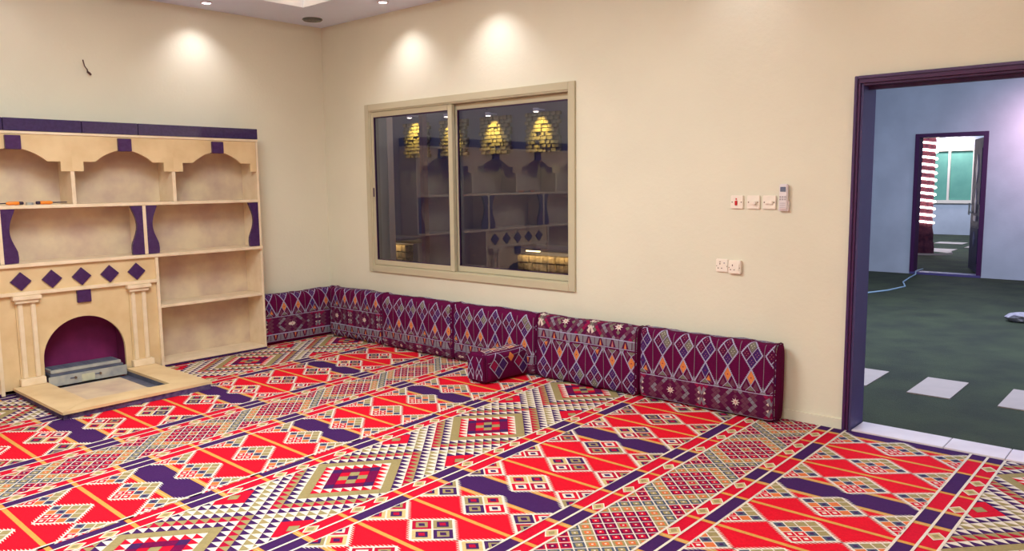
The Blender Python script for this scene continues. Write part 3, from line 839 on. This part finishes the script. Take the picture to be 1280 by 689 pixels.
for i, (x0, x1, k, lb) in enumerate((
    (.215, 1.075, 'c2', 'corner cushion under the window with orange lozenges along its top and star medallions below'),
    (1.09, 2.075, 'c3', 'maroon cushion with tall lozenges, second from the corner under the left window pane'),
    (2.085, 3.06, 'c4', 'maroon tall-lozenge cushion standing behind the small box cushion'),
    (3.075, 4.035, 'c5', 'cushion with star medallions on its top edge and lozenges below, under the right window edge'),
    (4.05, 5.09, 'c6', 'end cushion nearest the doorway, tall lozenges above a dark medallion band'))):
    build_cushion('floor_cushion', x1-x0, .515, TH, patt(k), ((x0+x1)/2, -.105-.012*(i % 2), .0085), 0, lb, group=G, seed=10+i)
# small box cushion (arm rest) lying on the carpet
def patt_box(add, L, H, TH, TOT, rr):
    s0 = TH/2; s1 = s0+H
    # side (front face)
    for c in (.13, .40):
        for (dx, dy, m) in ((0, .065, 'plum'), (.048, 0, 'navy'), (-.048, 0, 'rose'), (0, -.065, 'navy')):
            dia(add, c+dx, s0+H/2+dy*.9, .040, .050, m, 2)
        for (a, b_) in (((c-.1, 0), (c, .125)), ((c, .125), (c+.1, 0)), ((c+.1, 0), (c, -.125)), ((c, -.125), (c-.1, 0)), ((c-.05, .0625), (c+.05, -.0625)), ((c-.05, -.0625), (c+.05, .0625))):
            seg(add, (a[0], s0+H/2+a[1]*.88), (b_[0], s0+H/2+b_[1]*.88), .007, 'line', 3)
    c = .265
    dia(add, c, s0+H/2+.05, .032, .04, 'orange', 2)
    # top
    for i in range(6):
        for j in range(2):
            x = .06+i*.085+j*.02; y = s1+.03+j*.055
            add([(x, y), (x+.07, y), (x+.085, y+.05), (x+.015, y+.05)], 'cream', 1)
            add([(x+.012, y+.008), (x+.066, y+.008), (x+.074, y+.042), (x+.02, y+.042)], ['navy', 'rose', 'brown', 'orange'][(i+j*2) % 4], 2)
    seg(add, (0, s1-.012), (L, s1-.012), .005, 'line', 2)
    seg(add, (0.02, s0+H*.62), (L, s1-.03), .004, 'grey', 1)
bc = build_cushion('box_cushion', .50, .235, .235, patt_box, (2.84, -.385, .0085), math.pi/2-.06, 'small box-shaped maroon cushion lying on the carpet in front of the wall cushions', group=None, seed=5)
# woven lozenges on the near end of the box cushion
inl = Inlay()
def eadd(poly, m, layer=0): inl.add([(-.2625-.0006*layer+.0, a, b_) for a, b_ in poly], CI[m])
ep = Inlay()
def endpoly(poly, m, layer):
    ep.add([(-.268-.0006*layer, a, b_) for a, b_ in poly], CI[m])
bmE = bmesh.new()
abox(bmE, -.267, -.245, -.098, .098, .018, .222, .008)
oE = finish('end_panel', bmE, CMAT[0], None); oE.parent = bc
for c in (-.045, .055):
    for (dy, h) in ((.055, .032), (.11, .03), (.165, .03)):
        pass
    for k, t in enumerate((.04, .095, .15, .2)):
        w = (.026, .034, .022, .016)[k]
        endpoly([(c-w, t), (c, t-.028), (c+w, t), (c, t+.026)], ('plum', 'plum', 'navy', 'plum')[k], 2)
        for s in (-1, 1):
            pass
    def es(a, b_, w=.006):
        seg(lambda p, m, l: endpoly(p, m, l), a, b_, w, 'line', 3)
    for s in (-1, 1):
        es((c, .165), (c+s*.038, .09)); es((c+s*.038, .09), (c+s*.028, .03)); es((c, .165), (c+s*.03, .212)); es((c, .10), (c+s*.036, .03)); es((c+s*.022, .125), (c-s*.03, .055))
oP = link('end_pattern', ep.mesh('end_pattern', CMAT), None, bc); oP['kind'] = 'stuff'

# ------------------------------------------------------------------ outside the window: night wall with stone cladding
structure(box('ground', -7.0, 3.42, T, 4.6, -.10, -.05, mat('dark_paving', (90, 78, 92), .9, noise=.15, nscale=4)))
structure(box('wall_far', -7.0, 3.42, 4.05, 4.25, -.05, 3.6, NIGHTW))
for i, ((wx, wz), lb) in enumerate(zip(WALL_LAMPS, ('leftmost yellow wall washer on the outside wall, seen through the left window pane', 'yellow wall washer seen beside the window mullion, left of it',
        'yellow wall washer seen through the right pane just past the mullion', 'yellow wall washer nearest the right edge of the window'))):
    w = empty('stone_cladding', (wx, 4.0, 1.7), lb.replace('yellow wall washer', 'stone clad strip lit yellow').replace('on the outside wall, seen', 'seen'), 'cladding')
    rr = random.Random(40+i)
    for j in range(10):
        z = 2.62-.058*(j+1); x = wx-.32+.02*(j % 2)
        while x < wx+.27:
            l = rr.uniform(.06, .13)
            box('stone', x, min(x+l, wx+.33)-.005, 4.0-rr.uniform(0, .03), 4.05, z, z+.053, CLAD, w, .006); x += l
    f = empty('wall_washer', (wx, 3.86, wz), lb, 'lamp')
    cyl('housing', (wx, 3.86, wz+.02), .045, .045, .05, TRIMW, f); cyl('lamp', (wx, 3.86, wz-.008), .035, .035, .006, LEDW, f)
    box('arm', wx-.012, wx+.012, 3.88, 4.05, wz+.02, wz+.04, TRIMW, f)
# low stone ledges with a hidden warm strip on top
for (x0, x1, lb) in ((-3.95, -2.85, 'low rough stone ledge lit by a warm strip, outside the left window pane'), (-.38, 1.6, 'low rough stone ledge lit by a warm strip, outside the right window pane')):
    w = empty('stone_ledge', ((x0+x1)/2, 3.7, -.05), lb, 'ledge')
    rr = random.Random(int(x0*10)); z = -.05; row = 0
    while z < .55:
        x = x0; h = rr.uniform(.08, .12)
        while x < x1:
            l = rr.uniform(.14, .28)
            box('stone', x, min(x+l, x1)-.008, 3.55-rr.uniform(0, .05), 3.70, z, z+h-.008, CLAD, w, .008); x += l
        z += h
    box('core', x0, x1, 3.70, 4.0, -.05, .60, NIGHTW, w)
    ls = x0+(.22 if x0 > -1 else .62); box('led_strip', ls, ls+.24, 3.46, 3.49, z+.06, z+.075, LEDY, w)
    box('cap', x0, x1, 3.44, 4.0, z+.078, z+.11, NIGHTW, w)
    a = area('ledge_glow', ((x0+x1)/2, 3.47, z+.055), x1-x0-.1, .03, 4*(x1-x0), (1.0, .72, .25)); a.rotation_euler = (math.radians(25), 0, 0)
pl = box('outdoor_post', -2.20, -2.02, 2.45, 2.63, -.05, 3.4, mat('post_paint', (226, 200, 170), .8, noise=.05), None, .004)
structure(pl); pl.name = 'pillar_outside'
structure(box('post_outside', -1.30, -1.22, 2.5, 2.58, -.05, 3.4, mat('post_brown', (120, 92, 96), .8, noise=.05), None, .004))

# ------------------------------------------------------------------ turf yard behind the doorway
YW = 9.72
ground = structure(box('ground', 3.42, 8.0, .225, YW, -.12, -.05, TURF))
for (x0, x1) in ((4.865, 5.165), (5.467, 5.767), (6.075, 6.375), (6.68, 6.98)):
    prism('paving_tile', [(x0, 1.395), (x1, 1.395), (x1, 2.0), (x0, 2.0)], 2, -.06, -.042, PAVER, ground)
structure(box('ground', 2.05, 3.42, 6.15, YW, -.12, -.05, TURF))
structure(box('wall_side', 3.42, 3.56, .225, 6.0, -.05, 3.6, YARDW))
structure(box('wall_return', 2.05, 3.56, 6.0, 6.15, -.05, 3.6, YARDW))
structure(box('wall_corner', 1.9, 2.05, 6.0, YW, -.05, 3.6, YARDW))
holed_wall('wall_yard', 'x', 1.9, 8.0, -.06, 4.2, YW, YW+.2, [(3.29, 4.29, -.03, 2.30)], YARDW)
structure(box('wall_outer', 8.0, 8.2, .23, YW+.2, -.05, 3.6, YARDW))
d2 = empty('door_2', (3.79, YW, -.05), 'far doorway with a dark frame in the blue grey yard wall', kind='structure')
box('door_frame', 3.245, 3.31, YW-.03, YW+.21, -.03, 2.34, DOORF2, d2, .004)
box('door_frame', 4.265, 4.335, YW-.03, YW+.21, -.03, 2.34, DOORF2, d2, .004)
box('door_frame', 3.31, 4.265, YW-.03, YW+.21, 2.275, 2.34, DOORF2, d2, .004)
box('sill', 3.25, 4.33, YW-.04, YW+.21, -.055, -.012, JAMB, d2, .004)
# door leaf, open, with carved panels
hx, hy = 4.262, YW+.22; ang = math.atan2(10.95-hy, 3.90-hx)
lf = empty('open_door', (hx, hy, -.01), 'dark carved door leaf standing open in the far doorway', 'door', rz=ang)
def lbox(name, x0, x1, y0, y1, z0, z1, m, bev=.004):
    bm = abox(bmesh.new(), x0, x1, y0, y1, z0, z1, bev)
    me = bpy.data.meshes.new(name); bm.to_mesh(me); bm.free(); o = link(name, me, m, lf); return o
lbox('leaf', 0, 1.02, -.022, .022, 0, 2.27, DARKD)
CARVE = mat('pale_door_relief', (128, 122, 160), .3, noise=.1)
for sy in (.022, -.034):
    lbox('panel', .14, .88, sy, sy+.012, 1.15, 2.1, DARKD); lbox('panel', .14, .88, sy, sy+.012, .15, .75, DARKD)
def lpr(name, pts, y0, y1, m):
    bm = bmesh.new(); A = [bm.verts.new((x, y0, z)) for x, z in pts]; B = [bm.verts.new((x, y1, z)) for x, z in pts]
    bm.faces.new(A); bm.faces.new(B[::-1]); n = len(pts)
    for i in range(n): bm.faces.new((A[i], A[(i+1) % n], B[(i+1) % n], B[i]))
    bmesh.ops.recalc_face_normals(bm, faces=bm.faces)
    me = bpy.data.meshes.new(name); bm.to_mesh(me); bm.free(); return link(name, me, m, lf)
for (y0, y1) in ((.034, .042), (-.042, -.034)):
    lpr('glass_inlay', [(.5, 2.0), (.62, 1.75), (.5, 1.5), (.38, 1.75)], y0, y1, CARVE)
    lpr('glass_inlay', [(.5, 1.42), (.58, 1.2), (.54, 1.0), (.46, 1.0), (.42, 1.2)], y0, y1, CARVE)
    lpr('glass_inlay', [(.38, .95), (.62, .95), (.62, .86), (.38, .86)], y0, y1, CARVE)
    lpr('glass_inlay', [(.42, .55), (.5, .68), (.58, .55), (.5, .42)], y0, y1, CARVE)
lbox('handle', .93, .98, -.075, .075, .98, 1.01, STEEL); lbox('handle', .93, .965, .05, .075, .95, 1.16, STEEL); lbox('handle', .93, .965, -.075, -.05, .95, 1.16, STEEL)
# hose / cable on the turf
pts = [(3.2, 6.0, -.04), (3.40, 6.55, -.04), (3.62, 7.2, -.04), (3.70, 7.8, -.04), (3.52, 8.35, -.04), (3.44, 9.0, -.04), (3.40, 9.5, -.035), (3.36, 9.66, -.0), (3.36, 9.76, .006), (3.36, 10.1, -.0)]
cb = tube('cable', pts, .012, CABLE); props(cb, 'thin pale cable trailing over the green turf to the far doorway', 'cable')
# rubble heap beside the yard
rr = random.Random(9)
for i, (x, y, r) in enumerate(((5.56, 5.45, .15), (5.90, 5.25, .19), (6.25, 5.55, .15), (5.80, 5.85, .13))):
    bm = bmesh.new(); bmesh.ops.create_icosphere(bm, subdivisions=2, radius=r)
    for vv in bm.verts: vv.co *= rr.uniform(.82, 1.1); vv.co.z *= .42
    bmesh.ops.translate(bm, vec=(x, y, -.05+r*.36), verts=bm.verts)
    o = finish('stone', bm, ROCKM)
    props(o, ['low pale stone on the turf at the door edge, closest to the far doorway', 'widest pale stone on the turf', 'pale stone at the far side of the group on the turf', 'smallest pale stone on the turf'][i], 'stone', 'pale stones lying on the yard turf')
lampf = empty('wall_lamp', (5.45, 9.0, 2.6), 'pink white lamp on the yard wall beyond the door edge', 'lamp')
cyl('housing', (5.45, 8.9, 2.63), .07, .06, .08, TRIMW, lampf); cyl('bulb', (5.45, 8.9, 2.58), .05, .05, .02, LAMPW, lampf)
box('arm', 5.43, 5.47, 8.93, YW, 2.64, 2.67, TRIMW, lampf)

# ------------------------------------------------------------------ second yard seen through the far doorway
g2 = structure(box('ground', -2.5, 7.0, YW+.2, 20.6, -.12, -.05, TURF))
WY = 20.6
holed_wall('wall_end', 'x', -2.5, 7.0, -.05, 4.2, WY, WY+.2, [(.86, 2.6, .95, 2.36)], YARDW)
w2 = empty('window_2', (1.7, WY, .9), 'far white-framed window with green glass', kind='structure')
for a in ((.80, .86, .86, 2.42), (2.6, 2.66, .86, 2.42), (.86, 2.6, 2.36, 2.42), (.86, 2.6, .86, .95), (1.27, 1.33, .95, 2.36), (1.9, 1.94, .95, 2.36)):
    box('window_frame', a[0], a[1], WY-.04, WY+.1, a[2], a[3], WHITEP, w2)
for (a, b_) in ((.86, 1.27), (1.33, 1.9), (1.94, 2.6)): box('pane', a, b_, WY+.02, WY+.03, .95, 2.36, GLASSG, w2)
for i, (x, y) in enumerate(((2.45, 15.0), (3.10, 16.2), (2.2, 17.2))):
    prism('paving_tile', [(x-.32, y-.3), (x+.32, y-.3), (x+.32, y+.3), (x-.32, y+.3)], 2, -.06, -.04, PAVER, g2)
pm = empty('palm_trunk', (2.33, 14.0, -.05), 'tree trunk wound with a glowing white light strip, seen through the far doorway', 'tree')
bm = bmesh.new(); rings = []
for k in range(30):
    z = -.05+k*.14; r = (.19 if k > 5 else .19+.012*(5-k))*(1.0+(.06 if k % 2 else 0))
    rings.append([bm.verts.new((2.33+r*math.cos(a*math.pi/8), 14.0+r*math.sin(a*math.pi/8), z)) for a in range(16)])
for i in range(29):
    for k in range(16): bm.faces.new((rings[i][k], rings[i][(k+1) % 16], rings[i+1][(k+1) % 16], rings[i+1][k]))
bm.faces.new(rings[0][::-1]); bm.faces.new(rings[-1])
finish('trunk', bm, BARK, pm)
pts = []
for i in range(14*16):
    t = i/16; a = -t*2*math.pi
    pts.append((2.33+.225*math.cos(a), 14+.225*math.sin(a), .62+t*.155))
LEDC = mat('cool_led_glow', (255, 240, 228), .5, emit=7)
tb = tube('light_strip', pts, .024, LEDC, None, 6); props(tb, 'spiral of glowing white rope light wound round the tree trunk', 'rope light')
bm = bmesh.new(); bmesh.ops.create_cone(bm, cap_ends=False, segments=40, radius1=.62, radius2=.60, depth=.04)
bmesh.ops.translate(bm, vec=(2.33, 14, -.03), verts=bm.verts); bmesh.ops.solidify(bm, geom=bm.faces, thickness=.10)
props(finish('kerb_ring', bm, PAVER), 'pale round kerb on the turf round the tree trunk', 'kerb')
fl_ = empty('floodlight', (1.45, 19.9, 3.0), 'bright floodlight above the far green window', 'lamp')
box('housing', 1.30, 1.60, 19.86, 19.94, 2.98, 3.1, TRIMW, fl_); box('lamp', 1.31, 1.59, 19.87, 19.93, 2.965, 2.98, LAMPW, fl_)
box('arm', 1.43, 1.47, 19.94, WY, 3.04, 3.08, TRIMW, fl_)
